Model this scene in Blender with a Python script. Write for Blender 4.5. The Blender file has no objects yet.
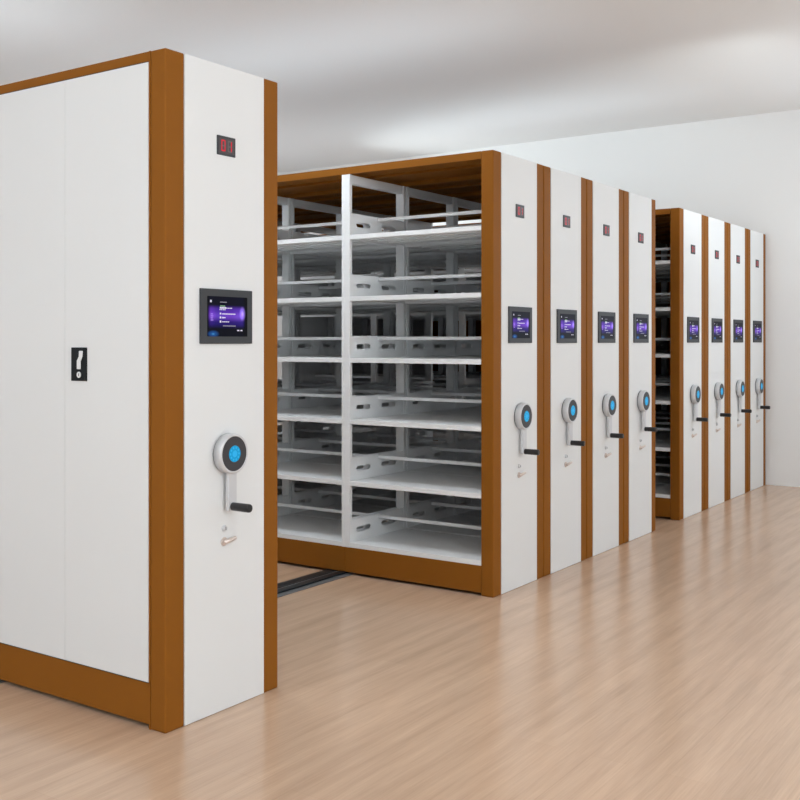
import bpy, bmesh, math
from mathutils import Vector, Matrix
scene = bpy.context.scene
COL = scene.collection

# ------------------------------------------------------------------ materials
def new_mat(name):
    m = bpy.data.materials.new(name); m.use_nodes = True
    nt = m.node_tree
    return m, nt, nt.nodes['Principled BSDF']

def paint(name, col, rough=0.45, metal=0.0, bump=0.0, bscale=300, var=0.0, spec=0.5):
    m, nt, b = new_mat(name)
    b.inputs['Roughness'].default_value = rough
    b.inputs['Metallic'].default_value = metal
    b.inputs['Specular IOR Level'].default_value = spec
    tc = nt.nodes.new('ShaderNodeTexCoord')
    n = nt.nodes.new('ShaderNodeTexNoise'); n.inputs['Scale'].default_value = bscale
    nt.links.new(tc.outputs['Object'], n.inputs['Vector'])
    mix = nt.nodes.new('ShaderNodeMix'); mix.data_type = 'RGBA'
    mix.inputs[6].default_value = tuple(c*(1-var) for c in col) + (1,)
    mix.inputs[7].default_value = tuple(min(1, c*(1+var)) for c in col) + (1,)
    nt.links.new(n.outputs['Fac'], mix.inputs[0])
    nt.links.new(mix.outputs[2], b.inputs['Base Color'])
    if bump:
        bp = nt.nodes.new('ShaderNodeBump'); bp.inputs['Strength'].default_value = bump
        bp.inputs['Distance'].default_value = 0.001
        nt.links.new(n.outputs['Fac'], bp.inputs['Height'])
        nt.links.new(bp.outputs['Normal'], b.inputs['Normal'])
    return m

def glow(name, col, strength, base=(0.01, 0.01, 0.01)):
    m, nt, b = new_mat(name)
    b.inputs['Specular IOR Level'].default_value = 0.1
    b.inputs['Base Color'].default_value = base + (1,)
    b.inputs['Emission Color'].default_value = col + (1,)
    b.inputs['Emission Strength'].default_value = strength
    b.inputs['Roughness'].default_value = 0.3
    return m

M = {}
WORLD = 1.0
M['brown'] = paint('brown_powder_coat', (0.266, 0.094, 0.0115), 0.55, bump=0.10, bscale=900, var=0.02, spec=0.08)
M['white'] = paint('white_powder_coat', (0.80, 0.80, 0.79), 0.5, bump=0.25, bscale=700, var=0.006, spec=0.3)
M['shelf'] = paint('light_grey_steel', (0.90, 0.90, 0.895), 0.38, var=0.01, spec=0.4)
M['wall'] = paint('wall_plaster', (0.865, 0.86, 0.845), 0.9, bump=0.2, bscale=120, var=0.008)
M['ceil'] = paint('ceiling_plaster', (0.885, 0.88, 0.87), 0.95, var=0.008, bscale=60)
M['dark'] = paint('charcoal_bezel', (0.050, 0.052, 0.056), 0.5, spec=0.25)
M['black'] = paint('black_plastic', (0.010, 0.010, 0.011), 0.35)
M['blackplate'] = paint('black_lock_plate', (0.012, 0.013, 0.014), 0.5, spec=0.15)
M['chrome'] = paint('satin_metal', (0.72, 0.70, 0.68), 0.28, metal=0.85)
M['silver'] = paint('silver_paint', (0.66, 0.66, 0.67), 0.32, metal=0.25)
M['knob'] = paint('pale_brass_lock', (0.72, 0.62, 0.56), 0.3, metal=0.6)
M['dial'] = paint('dark_grey_dial', (0.060, 0.055, 0.058), 0.4, spec=0.2)
M['rail_dark'] = paint('blue_black_rail', (0.015, 0.024, 0.031), 0.4, metal=0.4)
M['rail_grey'] = paint('grey_track', (0.20, 0.205, 0.21), 0.4, metal=0.4)
M['cyan'] = glow('cyan_light', (0.0, 0.38, 0.76), 0.9)
M['cyan_pale'] = glow('pale_cyan_light', (0.03, 0.50, 0.90), 0.95)
M['red'] = glow('red_led', (0.80, 0.02, 0.045), 0.95)
M['led_off'] = paint('unlit_segment', (0.12, 0.10, 0.10), 0.4)
M['text_white'] = glow('screen_white', (0.9, 0.85, 1.0), 0.95)
M['text_green'] = glow('screen_green', (0.30, 0.62, 0.28), 0.8)
M['text_pale'] = glow('screen_lilac', (0.45, 0.25, 0.95), 0.9)
M['ringgrey'] = paint('grey_rubber_ring', (0.12, 0.125, 0.14), 0.5)

def screen_mat():
    m, nt, b = new_mat('screen_picture')
    b.inputs['Base Color'].default_value = (0.004, 0.004, 0.006, 1)
    b.inputs['Roughness'].default_value = 0.35
    b.inputs['Specular IOR Level'].default_value = 0.05
    tc = nt.nodes.new('ShaderNodeTexCoord')
    sp = nt.nodes.new('ShaderNodeSeparateXYZ'); nt.links.new(tc.outputs['Generated'], sp.inputs[0])
    def ramp(src, stops):
        r = nt.nodes.new('ShaderNodeValToRGB'); r.color_ramp.interpolation = 'EASE'
        while len(r.color_ramp.elements) < len(stops): r.color_ramp.elements.new(0.5)
        for e, (p, c) in zip(r.color_ramp.elements, stops): e.position = p; e.color = c + (1,)
        nt.links.new(src, r.inputs[0]); return r.outputs[0]
    def mixn(mode, a, bb):
        x = nt.nodes.new('ShaderNodeMix'); x.data_type = 'RGBA'; x.blend_type = mode
        x.inputs[0].default_value = 1
        nt.links.new(a, x.inputs[6]); nt.links.new(bb, x.inputs[7]); return x.outputs[2]
    w = nt.nodes.new('ShaderNodeTexNoise'); w.inputs['Scale'].default_value = 3.0
    nt.links.new(tc.outputs['Generated'], w.inputs['Vector'])
    v = ramp(sp.outputs[2], [(0.18, (0, 0, 0.005)), (0.34, (0.03, 0.01, 0.22)), (0.52, (0.26, 0.09, 0.80)), (0.66, (0.14, 0.04, 0.55)), (0.80, (0, 0, 0.01))])
    u = ramp(sp.outputs[0], [(0.0, (0, 0, 0)), (0.09, (1, 0.9, 1)), (0.25, (0.55, 0.6, 0.75)), (0.55, (0.7, 0.6, 0.8)), (0.86, (0.9, 1.0, 1.0)), (0.95, (0, 0, 0))])
    purple = mixn('MULTIPLY', v, u)
    # blue glow in the lower left corner of the picture
    mp = nt.nodes.new('ShaderNodeMapping'); nt.links.new(tc.outputs['Generated'], mp.inputs[0])
    mp.inputs['Location'].default_value = (-0.14, 0, -0.10); mp.inputs['Scale'].default_value = (1, 0, 1.6)
    ln = nt.nodes.new('ShaderNodeVectorMath'); ln.operation = 'LENGTH'; nt.links.new(mp.outputs[0], ln.inputs[0])
    blue = ramp(ln.outputs['Value'], [(0.0, (0.05, 0.30, 0.65)), (0.06, (0.01, 0.08, 0.30)), (0.17, (0, 0, 0))])
    mp2 = nt.nodes.new('ShaderNodeMapping'); nt.links.new(tc.outputs['Generated'], mp2.inputs[0])
    mp2.inputs['Location'].default_value = (-0.87*2.2, 0, -0.58); mp2.inputs['Scale'].default_value = (2.2, 0, 1.0)
    ln2 = nt.nodes.new('ShaderNodeVectorMath'); ln2.operation = 'LENGTH'; nt.links.new(mp2.outputs[0], ln2.inputs[0])
    pale = ramp(ln2.outputs['Value'], [(0.0, (0.6, 0.45, 0.9)), (0.10, (0.22, 0.15, 0.5)), (0.20, (0, 0, 0))])
    tot = mixn('ADD', mixn('ADD', purple, blue), pale)
    nt.links.new(tot, b.inputs['Emission Color']); b.inputs['Emission Strength'].default_value = 0.9
    return m
M['screen'] = screen_mat()

def floor_mat():
    m, nt, b = new_mat('wood_laminate')
    tc = nt.nodes.new('ShaderNodeTexCoord')
    def noise(scale, vec, detail=4, rough=0.55):
        n = nt.nodes.new('ShaderNodeTexNoise'); n.inputs['Scale'].default_value = scale
        n.inputs['Detail'].default_value = detail; n.inputs['Roughness'].default_value = rough
        mp = nt.nodes.new('ShaderNodeMapping'); mp.inputs['Scale'].default_value = vec
        nt.links.new(tc.outputs['Object'], mp.inputs[0]); nt.links.new(mp.outputs[0], n.inputs['Vector'])
        return n.outputs['Fac']
    def ramp(src, stops):
        r = nt.nodes.new('ShaderNodeValToRGB')
        while len(r.color_ramp.elements) < len(stops): r.color_ramp.elements.new(0.5)
        for e, (p, c) in zip(r.color_ramp.elements, stops): e.position = p; e.color = c + (1,)
        nt.links.new(src, r.inputs[0]); return r.outputs[0]
    def mul(a, bb, f=1.0):
        x = nt.nodes.new('ShaderNodeMix'); x.data_type = 'RGBA'; x.blend_type = 'MULTIPLY'
        x.inputs[0].default_value = f
        nt.links.new(a, x.inputs[6]); nt.links.new(bb, x.inputs[7]); return x.outputs[2]
    br = nt.nodes.new('ShaderNodeTexBrick')
    br.offset = 0.37; br.inputs['Scale'].default_value = 1.0
    br.inputs['Brick Width'].default_value = 1.22; br.inputs['Row Height'].default_value = 0.13
    br.inputs['Mortar Size'].default_value = 0.0012; br.inputs['Mortar Smooth'].default_value = 0.6
    br.inputs['Color1'].default_value = (0.620, 0.418, 0.283, 1)
    br.inputs['Color2'].default_value = (0.645, 0.438, 0.298, 1)
    br.inputs['Mortar'].default_value = (0.58, 0.39, 0.262, 1)
    nt.links.new(tc.outputs['Object'], br.inputs['Vector'])
    g1 = ramp(noise(1.0, (1.1, 16, 1)), [(0.30, (0.86, 0.85, 0.84)), (0.5, (0.97, 0.97, 0.97)), (0.72, (1.06, 1.06, 1.06))])
    g2 = ramp(noise(1.0, (5, 150, 1), 3), [(0.3, (0.93, 0.93, 0.92)), (0.7, (1.04, 1.04, 1.04))])
    c = mul(mul(br.outputs['Color'], g1), g2)
    nt.links.new(c, b.inputs['Base Color'])
    b.inputs['Roughness'].default_value = 0.22
    b.inputs['Specular IOR Level'].default_value = 0.6
    return m
M['floor'] = floor_mat()

def glass_mat():
    m, nt, b = new_mat('window_glass')
    b.inputs['Base Color'].default_value = (1, 1, 1, 1); b.inputs['Roughness'].default_value = 0.02
    b.inputs['Transmission Weight'].default_value = 1.0; b.inputs['IOR'].default_value = 1.05
    return m
M['glass'] = glass_mat()

# ------------------------------------------------------------------ mesh helpers
def bx(bm, x0, x1, y0, y1, z0, z1, mi=0):
    vs = [bm.verts.new((x, y, z)) for z in (z0, z1) for y in (y0, y1) for x in (x0, x1)]
    for f in ((0, 2, 3, 1), (4, 5, 7, 6), (0, 1, 5, 4), (2, 6, 7, 3), (0, 4, 6, 2), (1, 3, 7, 5)):
        fc = bm.faces.new([vs[i] for i in f]); fc.material_index = mi

def lathe_y(bm, cx, cz, prof, n=48, mi=0, capped=True):
    """profile = [(y, r), ...] turned about the line x=cx, z=cz"""
    rings = []
    for y, r in prof:
        rings.append([bm.verts.new((cx + r*math.cos(2*math.pi*k/n), y, cz + r*math.sin(2*math.pi*k/n))) for k in range(n)])
    for a, b2 in zip(rings, rings[1:]):
        for k in range(n):
            f = bm.faces.new((a[k], a[(k+1) % n], b2[(k+1) % n], b2[k])); f.material_index = mi; f.smooth = True
    if capped:
        for r in (rings[0], rings[-1]):
            f = bm.faces.new(r); f.material_index = mi

def obj(name, bm, mats, parent=None, bevel=0.0, seg=2, smooth=False):
    bmesh.ops.recalc_face_normals(bm, faces=bm.faces[:])
    me = bpy.data.meshes.new(name); bm.to_mesh(me); bm.free()
    for mt in (mats if isinstance(mats, (list, tuple)) else [mats]): me.materials.append(mt)
    o = bpy.data.objects.new(name, me); COL.objects.link(o)
    if parent: o.parent = parent
    if bevel:
        md = o.modifiers.new('bevel', 'BEVEL'); md.width = bevel; md.segments = seg
        md.limit_method = 'ANGLE'; md.angle_limit = math.radians(50)
        md.harden_normals = False
    return o

def box_obj(name, b, mat, parent=None, bevel=0.0):
    bm = bmesh.new(); bx(bm, *b); return obj(name, bm, mat, parent, bevel)

def struct(name, bm, mat, parent=None):
    o = obj(name, bm, mat, parent)
    o['kind'] = 'structure'
    return o

def thing(name, label, cat, loc, group=None):
    o = bpy.data.objects.new(name, None); COL.objects.link(o)
    o.empty_display_size = 0.2
    o.location = loc; o['label'] = label; o['category'] = cat
    if group: o['group'] = group
    return o

def dup(root, loc, label, skip=()):
    r = root.copy(); COL.objects.link(r); r.location = loc; r['label'] = label
    for ch in list(root.children):
        c = ch.copy(); COL.objects.link(c); c.parent = r
        for g in list(ch.children):
            d = g.copy(); COL.objects.link(d); d.parent = c
    return r

# ------------------------------------------------------------------ dimensions
W = 0.598            # width of one cabinet across the row
H = 2.416
Y0 = 2.739           # plane of all end panels
XW, YB, ZC = 10.243, 9.2, 3.586
XL, YF = -2.6, -3.6
POST = [1.002, 1.962, 2.922, 3.882]
LEN = 3.942
SH = [0.190 + 0.3645*k for k in range(6)]
BAYS = [(0.077, 0.972), (1.032, 1.932), (1.992, 2.892), (2.952, 3.852)]

# ------------------------------------------------------------------ part meshes
def plate_with_slots(y, t, z0):
    """perforated steel bracket in the x-z plane"""
    bm = bmesh.new()
    def loop(pts):
        vs = [bm.verts.new((x, y, z)) for x, z in pts]
        return [bm.edges.new((vs[i], vs[(i+1) % len(vs)])) for i in range(len(vs))]
    e = loop([(0.012, z0-0.022), (W-0.012, z0-0.022), (W-0.012, z0+0.122), (W-0.022, z0+0.132), (0.022, z0+0.132), (0.012, z0+0.122)])
    for a, b2 in ((0.072, 0.215), (0.330, 0.486)):
        r = 0.0145; zc = z0+0.068; pts = []
        for k in range(9):
            an = math.pi/2 + math.pi*k/8; pts.append((a+r+r*math.cos(an), zc+r*math.sin(an)))
        for k in range(9):
            an = -math.pi/2 + math.pi*k/8; pts.append((b2-r+r*math.cos(an), zc+r*math.sin(an)))
        e += loop(pts)
    bmesh.ops.triangle_fill(bm, edges=e, use_beauty=True, use_dissolve=False)
    r = bmesh.ops.extrude_face_region(bm, geom=bm.faces[:])
    for v in [g for g in r['geom'] if isinstance(g, bmesh.types.BMVert)]: v.co.y += t
    return bm

def shelf_mesh(y0, y1, z):
    bm = bmesh.new()
    bx(bm, 0.004, W-0.004, y0, y1, z-0.010, z)
    bx(bm, 0.004, 0.016, y0, y1, z-0.027, z-0.010)
    bx(bm, W-0.016, W-0.004, y0, y1, z-0.027, z-0.010)
    for x in (0.17, W/2-0.02, W-0.21): bx(bm, x, x+0.04, y0+0.002, y1-0.002, z-0.018, z-0.010)
    return bm

def screen_sub(parent, x0, x1, z0, z1, y):
    bm = bmesh.new(); bx(bm, x0, x1, y-0.0008, y, z0, z1)
    w = x1-x0; h = z1-z0; yy = y-0.0008
    def bar(u0, u1, v0, v1, mi=0): bx(bm, x0+u0*w, x0+u1*w, yy-0.0004, yy, z1-v1*h, z1-v0*h, mi+1)
    bar(.065, .10, .095, .155)
    bar(.31, .34, .13, .15, 2); bar(.345, .38, .13, .15, 2); bar(.385, .42, .13, .15, 2); bar(.425, .47, .13, .15, 2)
    bar(.31, .43, .225, .25, 1)
    for u in (.30, .34, .38, .42): bar(u, u+.033, .262, .305); bar(u-.005, u+.02, .315, .34)
    for u in (.46, .50, .54, .575): bar(u, u+.028, .275, .297)
    bar(.30, .335, .405, .45)
    for k in range(8): bar(.36+.042*k, .36+.042*k+.035, .42, .447)
    bar(.30, .335, .50, .55); bar(.36, .395, .51, .545); bar(.40, .44, .515, .54)
    bar(.30, .335, .60, .655)
    for k in range(4): bar(.36+.045*k, .36+.045*k+.036, .62, .642)
    for k in range(7): bar(.38+.046*k, .38+.046*k+.04, .722, .745, 2)
    bar(.735, .79, .83, .86); bar(.82, .87, .83, .86)
    for k in range(4): bar(.08, .13+.01*(k % 2), .43+.05*k, .455+.05*k, 3)
    obj('display', bm, [M['screen'], M['text_white'], M['text_green'], M['led_text'], M['text_pale']], parent)
M['led_text'] = glow('screen_grey', (0.55, 0.52, 0.62), 0.6)

def front_parts(r):
    """everything on the end panel that faces the aisle"""
    e = box_obj('end_panel', (0.0910, W-0.0855, -0.0015, 0.072, 0.002, H-0.0015), M['white'], r, 0.0008)
    e['label'] = 'white end panel'
    for x0, x9 in ((0.0, 0.0905), (W-0.085, W)):
        s = box_obj('edge_trim', (x0, x9, 0.0, 0.0765, 0.0, H), M['brown'], r, 0.006)
        s['label'] = 'brown edge trim'
    # LED position counter
    c = box_obj('counter_display', (0.252, 0.348, -0.006, -0.0012, 2.078, 2.150), M['dark'], r, 0.001)
    bm = bmesh.new(); bx(bm, 0.260, 0.340, -0.0068, -0.0058, 2.086, 2.142); f = obj('counter_glass', bm, paint_cache('counter_face', (0.10, 0.085, 0.085)), c)
    bm = bmesh.new(); yy = -0.0068
    def seg(x, z, w, h, mi=0): bx(bm, x, x+w, yy-0.0006, yy, z, z+h, mi)
    for dx, on in ((0.271, 'abcdef'), (0.305, 'bc')):
        S = {'a': (0.002, .038, .018, .005), 'g': (0.002, .0185, .018, .005), 'd': (0.002, 0, .018, .005),
             'f': (0, .022, .005, .019), 'b': (.017, .022, .005, .019), 'e': (0, .002, .005, .019), 'c': (.017, .002, .005, .019)}
        for k, (x, z, w, h) in S.items(): seg(dx+x, 2.0925+z, w, h, 0 if k in on else 1)
    obj('led_digits', bm, [M['red'], M['led_off']], c)
    # touch screen
    t = box_obj('touch_screen', (0.163, 0.437, -0.010, -0.0012, 1.373, 1.576), M['dark'], r, 0.0015)
    t['label'] = 'dark grey screen bezel'
    screen_sub(t, 0.195, 0.408, 1.400, 1.549, -0.0100)
    # hand wheel
    cx, cz = 0.304, 0.962
    bm = bmesh.new()
    lathe_y(bm, cx, cz, [(-0.0012, 0.071), (-0.008, 0.073)], mi=1)
    lathe_y(bm, cx, cz, [(-0.008, 0.0755), (-0.036, 0.0755), (-0.041, 0.0738), (-0.0435, 0.070), (-0.0435, 0.0655), (-0.0415, 0.065)])
    hw = obj('hand_wheel', bm, [M['silver'], M['ringgrey']], r)
    hw['label'] = 'round silver crank wheel'
    bm = bmesh.new(); lathe_y(bm, cx, cz, [(-0.040, 0.065), (-0.0425, 0.0648), (-0.0438, 0.063)]); obj('dial_face', bm, M['dial'], hw)
    bm = bmesh.new()
    lathe_y(bm, cx, cz, [(-0.0437, 0.031), (-0.0446, 0.0305)], mi=0)
    lathe_y(bm, cx, cz, [(-0.0446, 0.0125), (-0.0451, 0.0120)], mi=1)
    for k in range(10):
        a = 2*math.pi*k/10; lathe_y(bm, cx+0.0225*math.cos(a), cz+0.0225*math.sin(a), [(-0.0446, 0.0042), (-0.0450, 0.004)], n=10, mi=1)
    obj('dial_light', bm, [M['cyan'], M['cyan_pale']], hw)
    bm = bmesh.new()
    bx(bm, cx-0.020, cx+0.025, -0.032, -0.014, 0.749, 0.897)
    obj('crank_arm', bm, M['silver'], hw, 0.004, 3)
    bm = bmesh.new()
    lathe_y(bm, cx+0.003, 0.764, [(-0.030, 0.0150), (-0.032, 0.0155), (-0.112, 0.0160), (-0.117, 0.0150), (-0.119, 0.011)], n=32)
    obj('crank_grip', bm, M['black'], hw)
    # key lock and turn knob
    bm = bmesh.new()
    lathe_y(bm, 0.290, 0.682, [(-0.0012, 0.0115), (-0.006, 0.0115), (-0.0075, 0.0095), (-0.012, 0.009)], n=28)
    bx(bm, 0.2885, 0.2915, -0.0126, -0.0118, 0.6765, 0.6875, 1)
    obj('key_lock', bm, [M['silver'], M['black']], r)
    bm = bmesh.new()
    lathe_y(bm, 0.290, 0.632, [(-0.0012, 0.0165), (-0.005, 0.0165), (-0.007, 0.0145)], n=28)
    kn = obj('lock_knob', bm, M['knob'], r)
    bm = bmesh.new()
    n = 16
    A = Vector((0.284, -0.010, 0.629)); B = Vector((0.338, -0.020, 0.643)); d = (B-A).normalized()
    u = d.cross(Vector((0, 1, 0))).normalized(); v = d.cross(u)
    rings = []
    for p, rr in ((A, 0.004), (A+d*0.004, 0.0085), (B-d*0.004, 0.0070), (B, 0.0035)):
        rings.append([bm.verts.new(p + u*rr*math.cos(2*math.pi*k/n) + v*rr*math.sin(2*math.pi*k/n)) for k in range(n)])
    for a, b2 in zip(rings, rings[1:]):
        for k in range(n): bm.faces.new((a[k], a[(k+1) % n], b2[(k+1) % n], b2[k])).smooth = True
    bm.faces.new(rings[0]); bm.faces.new(rings[-1])
    obj('lock_lever', bm, M['knob'], kn)

_pc = {}
def paint_cache(n, c):
    if n not in _pc: _pc[n] = paint(n, c, 0.4, spec=0.1)
    return _pc[n]

def body_parts(r, left_doors=False, right_back=False):
    seams = [0.077, 1.002, 1.962, 2.922, 3.880]
    # far end panel
    box_obj('end_panel', (0.0, W, 3.916, LEN, 0.0, H), M['brown'], r, 0.002)['label'] = 'brown far end panel'
    box_obj('end_lining', (0.02, W-0.02, 3.9125, 3.9155, 0.1625, 2.3725), M['shelf'], r)
    for a, b2 in zip(seams, seams[1:] ):
        e = b2 - 0.001 if b2 < 3.87 else 3.914
        bm = bmesh.new()
        bx(bm, 0.001, W-0.001, a+0.0005, e, 2.398, 2.415)
        bx(bm, 0.001, 0.016, a+0.0005, e, 2.373, 2.398); bx(bm, W-0.016, W-0.001, a+0.0005, e, 2.373, 2.398)
        bx(bm, W/2-0.03, W/2+0.03, a+0.0005, e, 2.384, 2.398)
        obj('top_panel', bm, M['brown'], r)
        for x in (0.002, W-0.018): box_obj('kick_plate', (x, x+0.016, a+0.0005, e, 0.016, 0.162), M['brown'], r, 0.0012)
    box_obj('base_frame', (0.05, W-0.05, 0.08, 3.910, 0.0135, 0.045), M['black'], r)
    # steel uprights
    for c in POST:
        bm = bmesh.new()
        for x0, x1 in ((0.003, 0.027), (W-0.027, W-0.003)):
            bx(bm, x0, x1, c-0.030, c+0.030, 0.1625, 2.3725)
        bx(bm, 0.027, W-0.027, c-0.020, c+0.020, 2.322, 2.3725)
        # slim groove strips down the post faces
        for s in (-1, 1): bx(bm, 0.0015, 0.003, c+s*0.017-0.010, c+s*0.017+0.010, 0.1625, 2.3715)
        obj('upright_frame', bm, M['shelf'], r, 0.0015)
    for bi, (a, b2) in enumerate(BAYS):
        for k, z in enumerate(SH):
            obj('shelf', shelf_mesh(a, b2, z), M['shelf'], r, 0.001)
            obj('slotted_bracket', plate_with_slots(a+0.0005 if bi == 0 else a-0.006, 0.002, z), M['shelf'], r)
            obj('slotted_bracket', plate_with_slots(b2+0.002, 0.002, z), M['shelf'], r)
            box_obj('guard_rail', (W/2-0.007, W/2+0.007, a+0.001, b2+0.0015, z+0.107, z+0.127), M['shelf'], r, 0.003)
    if left_doors:
        for k, (s, e) in enumerate(((0.0855, 0.5460), (0.5475, 1.0290), (1.034, 1.498), (1.4995, 1.960), (1.966, 2.440), (2.4415, 2.918), (2.924, 3.400), (3.4015, 3.912))):
            dr = box_obj('door', (-0.003, 0.0005, s, e, 0.1675, 2.3765), M['white'], r, 0.0007)
            dr['label'] = 'white door leaf'
            if k == 0:
                lock_plate(dr)
        bm = bmesh.new(); bx(bm, 0.0006, 0.0012, 0.0855, 3.915, 0.164, 2.3785); obj('door_surround', bm, M['white'], r)
        bm = bmesh.new(); bx(bm, -0.0020, 0.0006, 0.0855, 3.915, 0.1645, 0.1668); obj('door_seal', bm, M['black'], r)  # black strip standing in for the shadow line below the doors
        bm = bmesh.new(); bx(bm, -0.0020, 0.0006, 0.0855, 3.915, 2.3770, 2.3795); obj('door_seal', bm, M['black'], r)  # same painted shadow line along the door tops
        box_obj('edge_trim', (0.0, 0.02, 0.0765, 0.0845, 0.0, H), M['brown'], r)['label'] = 'brown edge trim'
    if right_back:
        box_obj('back_panel', (W-0.0025, W-0.0006, 0.078, 3.915, 0.1625, 2.3725), M['brown'], r)

def lock_plate(door):
    y0, y1, z0, z1 = 0.4155, 0.504, 1.233, 1.359      # local y grows away from the aisle
    box_obj('lock_plate', (-0.008, -0.0029, y0, y1, z0, z1), M['blackplate'], door, 0.0015)['label'] = 'black lock plate'
    w, h = y1-y0, z1-z0
    P = lambda u, v: (y1-u*w, z1-v*h)                 # u to the right as seen
    bm = bmesh.new()
    out = [P(.555, .10), P(.795, .10), P(.775, .27), P(.655, .42), P(.655, .65), P(.415, .65), P(.415, .40), P(.545, .26)]
    vs = [bm.verts.new((-0.0079, y, z)) for y, z in out]
    f = bm.faces.new(vs); r = bmesh.ops.extrude_face_region(bm, geom=[f])
    for v in [g for g in r['geom'] if isinstance(g, bmesh.types.BMVert)]: v.co.x = -0.0115
    obj('latch_lever', bm, M['white'], door, 0.002, 2)['label'] = 'white latch lever'
    bm = bmesh.new(); cy, cz = P(.535, .815); n = 28; rings = []
    for x, rr in ((-0.0079, 0.0115), (-0.0105, 0.0115), (-0.0112, 0.0102)):
        rings.append([bm.verts.new((x, cy+rr*math.cos(2*math.pi*k/n), cz+rr*math.sin(2*math.pi*k/n))) for k in range(n)])
    for a, b2 in zip(rings, rings[1:]):
        for k in range(n): bm.faces.new((a[k], a[(k+1) % n], b2[(k+1) % n], b2[k]))
    bm.faces.new(rings[0]); bm.faces.new(rings[-1])
    bx(bm, -0.0116, -0.0111, cy-0.0015, cy+0.0015, cz-0.005, cz+0.005, 1)
    obj('keyhole', bm, [M['white'], M['black']], door)

# ------------------------------------------------------------------ cabinets
GRP = 'rolling shelving cabinets in three blocks'
x1 = 2.534
near = thing('shelving_cabinet', 'closed white cabinet with brown edges nearest the camera, black lock plate on its door', 'storage cabinet', (x1, Y0, 0), GRP)
front_parts(near); body_parts(near, left_doors=True)

MID = ['open cabinet of empty pale shelves, leftmost of the middle block of four',
       'second cabinet from the left in the middle block of four, white end panel',
       'third cabinet from the left in the middle block of four, white end panel',
       'rightmost cabinet of the middle block of four, beside the narrow gap']
FAR = ['leftmost cabinet of the far block, open shelves seen through the narrow gap',
       'second cabinet from the left in the far block of four, white end panel',
       'third cabinet from the left in the far block of four, white end panel',
       'rearmost cabinet of the far block, standing against the pale right wall']
mid = thing('shelving_cabinet', MID[0], 'storage cabinet', (4.880, Y0, 0), GRP)
front_parts(mid); body_parts(mid)
for i in range(1, 4): dup(mid, (4.880 + i*0.606, Y0, 0), MID[i])
for i in range(0, 3): dup(mid, (7.808 + i*0.606, Y0, 0), FAR[i])
last = dup(mid, (7.808 + 3*0.606, Y0, 0), FAR[3])
box_obj('back_panel', (W-0.0025, W-0.0006, 0.078, 3.915, 0.1625, 2.3725), M['brown'], last)

# ------------------------------------------------------------------ floor track
tr = thing('floor_track', 'dark steel double rail running across the wood floor and under the cabinets', 'rail', (0, 0, 0))
tx0, tx1 = 2.45, XW-0.004
box_obj('track_bed', (tx0, tx1, 3.700, 3.890, 0.0, 0.004), M['rail_grey'], tr)
for a, b2 in ((3.742, 3.796), (3.812, 3.886)): box_obj('rail', (tx0, tx1, a, b2, 0.004, 0.0125), M['rail_dark'], tr, 0.002)
box_obj('guide_strip', (tx0, tx1, 3.799, 3.809, 0.004, 0.0105), M['rail_grey'], tr)

# ------------------------------------------------------------------ room
def plane_box(name, b, mat):
    bm = bmesh.new(); bx(bm, *b); return struct(name, bm, mat)
T = 0.15
plane_box('floor', (XL-T, XW+T, YF-T, YB+T, -0.1, 0.0), M['floor'])
plane_box('ceiling', (XL-T, XW+T, YF-T, YB+T, ZC, ZC+0.1), M['ceil'])

def wall_holes(name, axis, pos, a0, a1, holes, sgn):
    """wall with window openings; axis 'x' runs along x at y=pos, 'y' along y at x=pos"""
    bm = bmesh.new()
    def piece(u0, u1, z0, z1):
        p0, p1 = sorted((pos, pos+sgn*T))
        if axis == 'x': bx(bm, u0, u1, p0, p1, z0, z1)
        else: bx(bm, p0, p1, u0, u1, z0, z1)
    z0, z1 = 0.9, 2.9
    piece(a0, a1, 0, z0); piece(a0, a1, z1, ZC)
    cur = a0
    for s, e in holes: piece(cur, s, z0, z1); cur = e
    piece(cur, a1, z0, z1)
    return struct(name, bm, M['wall'])
HF = [(-1.8, 0.4), (1.2, 3.4), (4.2, 6.4), (7.2, 9.4)]
HL = [(-2.8, -0.4), (0.4, 2.8), (3.6, 6.0), (6.6, 8.8)]
HB = [(-1.8, 0.4), (1.2, 3.4), (4.2, 6.4), (7.2, 9.4)]
HR = [(-2.9, -0.9), (-0.3, 1.7)]
wall_holes('wall_front', 'x', YF, XL, XW, HF, -1)
wall_holes('wall_left', 'y', XL, YF, YB, HL, -1)
wall_holes('wall_back', 'x', YB, XL, XW, HB, 1)
wall_holes('wall_right', 'y', XW, YF-T, YB+T, HR, 1)
def area(name, loc, rot, sx, sy, power, col=(1, 1, 1)):
    l = bpy.data.lights.new(name, 'AREA'); l.shape = 'RECTANGLE'; l.size = sx; l.size_y = sy
    l.energy = power; l.color = col
    o = bpy.data.objects.new(name, l); COL.objects.link(o); o.location = loc; o.rotation_euler = rot
    return o
POW = {'F0': 32, 'F1': 4, 'L0': 17, 'L1': 17, 'B': 0.5, 'R': 12, 'G0': 47, 'G1': 31, 'G2': 19, 'G3': 18, 'G4': 10.5, 'T0': 2.6, 'T1': 1.1, 'K': 108}
WINDOW_FILL = (0.865, 0.975, 1.065)
wi = 1
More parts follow.
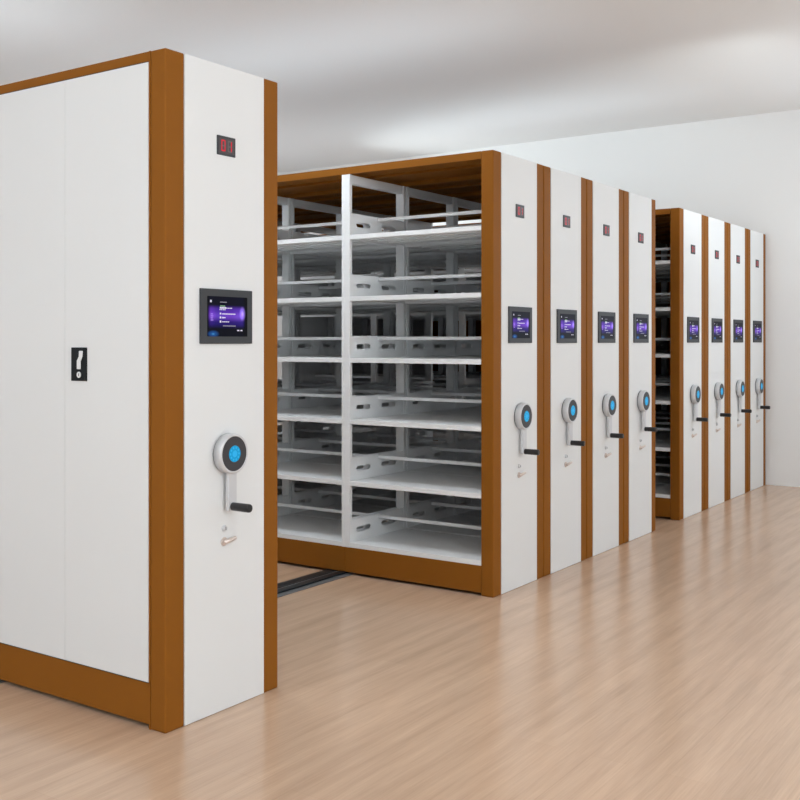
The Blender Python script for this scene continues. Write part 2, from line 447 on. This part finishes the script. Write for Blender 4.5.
for axis, pos, holes, sg, key in (('x', YF, HF, 1, 'F'), ('y', XL, HL, 1, 'L'), ('x', YB, HB, -1, 'B'), ('y', XW, HR, -1, 'R')):  # unseen windows with area lights, added in all four walls to light the room
    for hi, (s, e) in enumerate(holes):
        def B(u0, u1, z0, z1, d0, d1, bm):
            p0, p1 = sorted((pos-sg*d0, pos-sg*d1))
            if axis == 'x': bx(bm, u0, u1, p0, p1, z0, z1)
            else: bx(bm, p0, p1, u0, u1, z0, z1)
        bm = bmesh.new()
        for u0, u1 in ((s, s+.05), (e-.05, e), ((s+e)/2-.025, (s+e)/2+.025)): B(u0, u1, .9, 2.9, .05, .10, bm)
        B(s, e, .9, .95, .05, .10, bm); B(s, e, 2.85, 2.9, .05, .10, bm)
        fr = struct('window_%d' % wi, bm, M['white'])
        bm = bmesh.new(); B(s+.05, e-.05, .95, 2.85, .072, .078, bm); obj('window_pane', bm, M['glass'], fr)
        c = (s+e)/2
        kk = key if key in 'BR' else key + str(hi//2)
        if axis == 'x': area('window_daylight_'+kk, (c, pos+sg*0.02, 1.9), (math.radians(90), 0, 0 if sg > 0 else math.pi), e-s-.1, 1.9, POW[kk], WINDOW_FILL)
        else: area('window_daylight_'+kk, (pos+sg*0.02, c, 1.9), (math.radians(90), 0, math.radians(-90*sg)), e-s-.1, 1.9, POW[kk], WINDOW_FILL)
        wi += 1

# unseen fill globes, added to brighten room and ceiling, outside the frame or hidden
FILL_LAMPS = {'G0': ((-0.8, -1.2, 2.75), (1.7, -0.6, 2.85), (-0.6, 2.6, 2.75)),
         'G1': ((5.2, -1.6, 2.7), (8.6, -1.4, 2.6), (8.9, 0.9, 2.6)),
         'G2': ((6.6, 8.0, 2.1), (8.5, 8.0, 2.1)),
         'G3': ((4.0, 6.2, 2.45),)}
for key, spots in FILL_LAMPS.items():
    gm = glow('lit_globe_' + key, (0.865, 0.975, 1.065), POW[key], (0.8, 0.8, 0.8))
    for x, y, z in spots:
        t = thing('pendant_lamp', 'frosted white globe lamp hanging from the ceiling on a thin rod', 'pendant lamp', (x, y, ZC), 'globe lamps hanging from the ceiling')
        bm = bmesh.new(); bmesh.ops.create_uvsphere(bm, u_segments=32, v_segments=20, radius=0.17)
        bmesh.ops.translate(bm, verts=bm.verts, vec=(0, 0, z-ZC))
        for f in bm.faces: f.smooth = True
        obj('globe', bm, gm, t)
        box_obj('rod', (-.006, .006, -.006, .006, z-ZC+0.165, -0.02), M['chrome'], t)
        box_obj('ceiling_rose', (-.05, .05, -.05, .05, -0.02, 0), M['white'], t, 0.008)

# unseen fill panel, added in the ceiling to brighten the middle block's shelves
t = thing('ceiling_panel_light', 'wide flat light panel in the ceiling over the aisle', 'ceiling lamp', (3.8, 4.0, ZC))
bm = bmesh.new()
for b in ((-.43, .43, -.83, -.80), (-.43, .43, .80, .83), (-.43, -.40, -.80, .80), (.40, .43, -.80, .80)): bx(bm, *b, -0.03, 0)
obj('panel_frame', bm, M['white'], t)
box_obj('diffuser', (-.398, .398, -.798, .798, -0.015, -0.002), glow('lit_panel', (0.865, 0.975, 1.065), POW['G4'], (.8, .8, .8)), t)
# hidden fill troughs added on the cabinet roofs to brighten ceiling and wall
for x, y9, wd, key, blk in ((6.07, 3.2, .21, 'T0', 'middle'), (8.9, 3.2, .40, 'T1', 'far')):
    t = thing('uplight_trough', 'long white trough lamp lying on top of the %s block of cabinets' % blk, 'uplight', (x, y9, H))
    bm = bmesh.new(); L = 3.3
    bx(bm, -wd, wd, 0, L, 0.0, .012); bx(bm, -wd, .01-wd, 0, L, .012, .05); bx(bm, wd-.01, wd, 0, L, .012, .05)
    bx(bm, .01-wd, wd-.01, 0, .01, .012, .05); bx(bm, .01-wd, wd-.01, L-.01, L, .012, .05)
    obj('housing', bm, M['white'], t)
    box_obj('light_strip', (.03-wd, wd-.03, .02, L-.02, .013, .03), glow('lit_strip_' + blk, (0.865, 0.975, 1.065), POW[key], (.8, .8, .8)), t)
# unseen spots, added outside the frame or behind cabinets to brighten the right wall
for (x, y, z), aim, f in (((7.0, 1.2, 3.1), (XW, 5.2, 2.9), 0.9), ((9.0, 8.4, 2.55), (XW, 3.4, 3.0), 2.6)):
    p = Vector((x, y, z)); d = (Vector(aim) - p).normalized()
    t = thing('spotlight', 'white ceiling spotlight turned towards the right wall', 'spotlight', (x, y, ZC), 'spotlights washing the right wall')
    bm = bmesh.new(); bmesh.ops.create_cone(bm, cap_ends=False, segments=32, radius1=.06, radius2=.06, depth=.16)
    q = d.to_track_quat('-Z', 'Y').to_matrix().to_4x4()
    bmesh.ops.transform(bm, matrix=Matrix.Translation((0, 0, z-ZC)) @ q, verts=bm.verts)
    o = obj('spot_body', bm, M['white'], t)
    box_obj('stem', (-.008, .008, -.008, .008, z+0.05-ZC, -0.001), M['white'], t)
    l = bpy.data.lights.new('spot_beam', 'SPOT'); l.energy = POW['K']*f; l.spot_size = math.radians(68); l.spot_blend = 1.0
    l.shadow_soft_size = 0.12; l.color = (0.87, 0.97, 1.0)
    lo = bpy.data.objects.new('spot_beam', l); COL.objects.link(lo); lo.location = p + d*0.10
    lo.rotation_euler = d.to_track_quat('-Z', 'Y').to_euler()

# ------------------------------------------------------------------ world, camera
w = bpy.data.worlds.new('sky'); scene.world = w; w.use_nodes = True
w.node_tree.nodes['Background'].inputs[0].default_value = (0.85, 0.92, 1, 1)
w.node_tree.nodes['Background'].inputs[1].default_value = WORLD

cam = bpy.data.cameras.new('camera'); co = bpy.data.objects.new('camera', cam); COL.objects.link(co)
co.location = (0, 0, 1.381)
yaw = math.atan2(0.5657, 0.8246)                  # view direction in the floor plane
co.rotation_euler = (math.radians(90), 0, yaw - math.radians(90))
cam.sensor_width = 36; cam.lens = 1035*36/800; cam.shift_y = -58.4/800
cam.clip_start = 0.05; cam.clip_end = 100
scene.camera = co

vs = scene.view_settings
vs.view_transform = 'Standard'; vs.look = 'None'; vs.gamma = 1; vs.use_curve_mapping = False
vs.exposure = -0.15
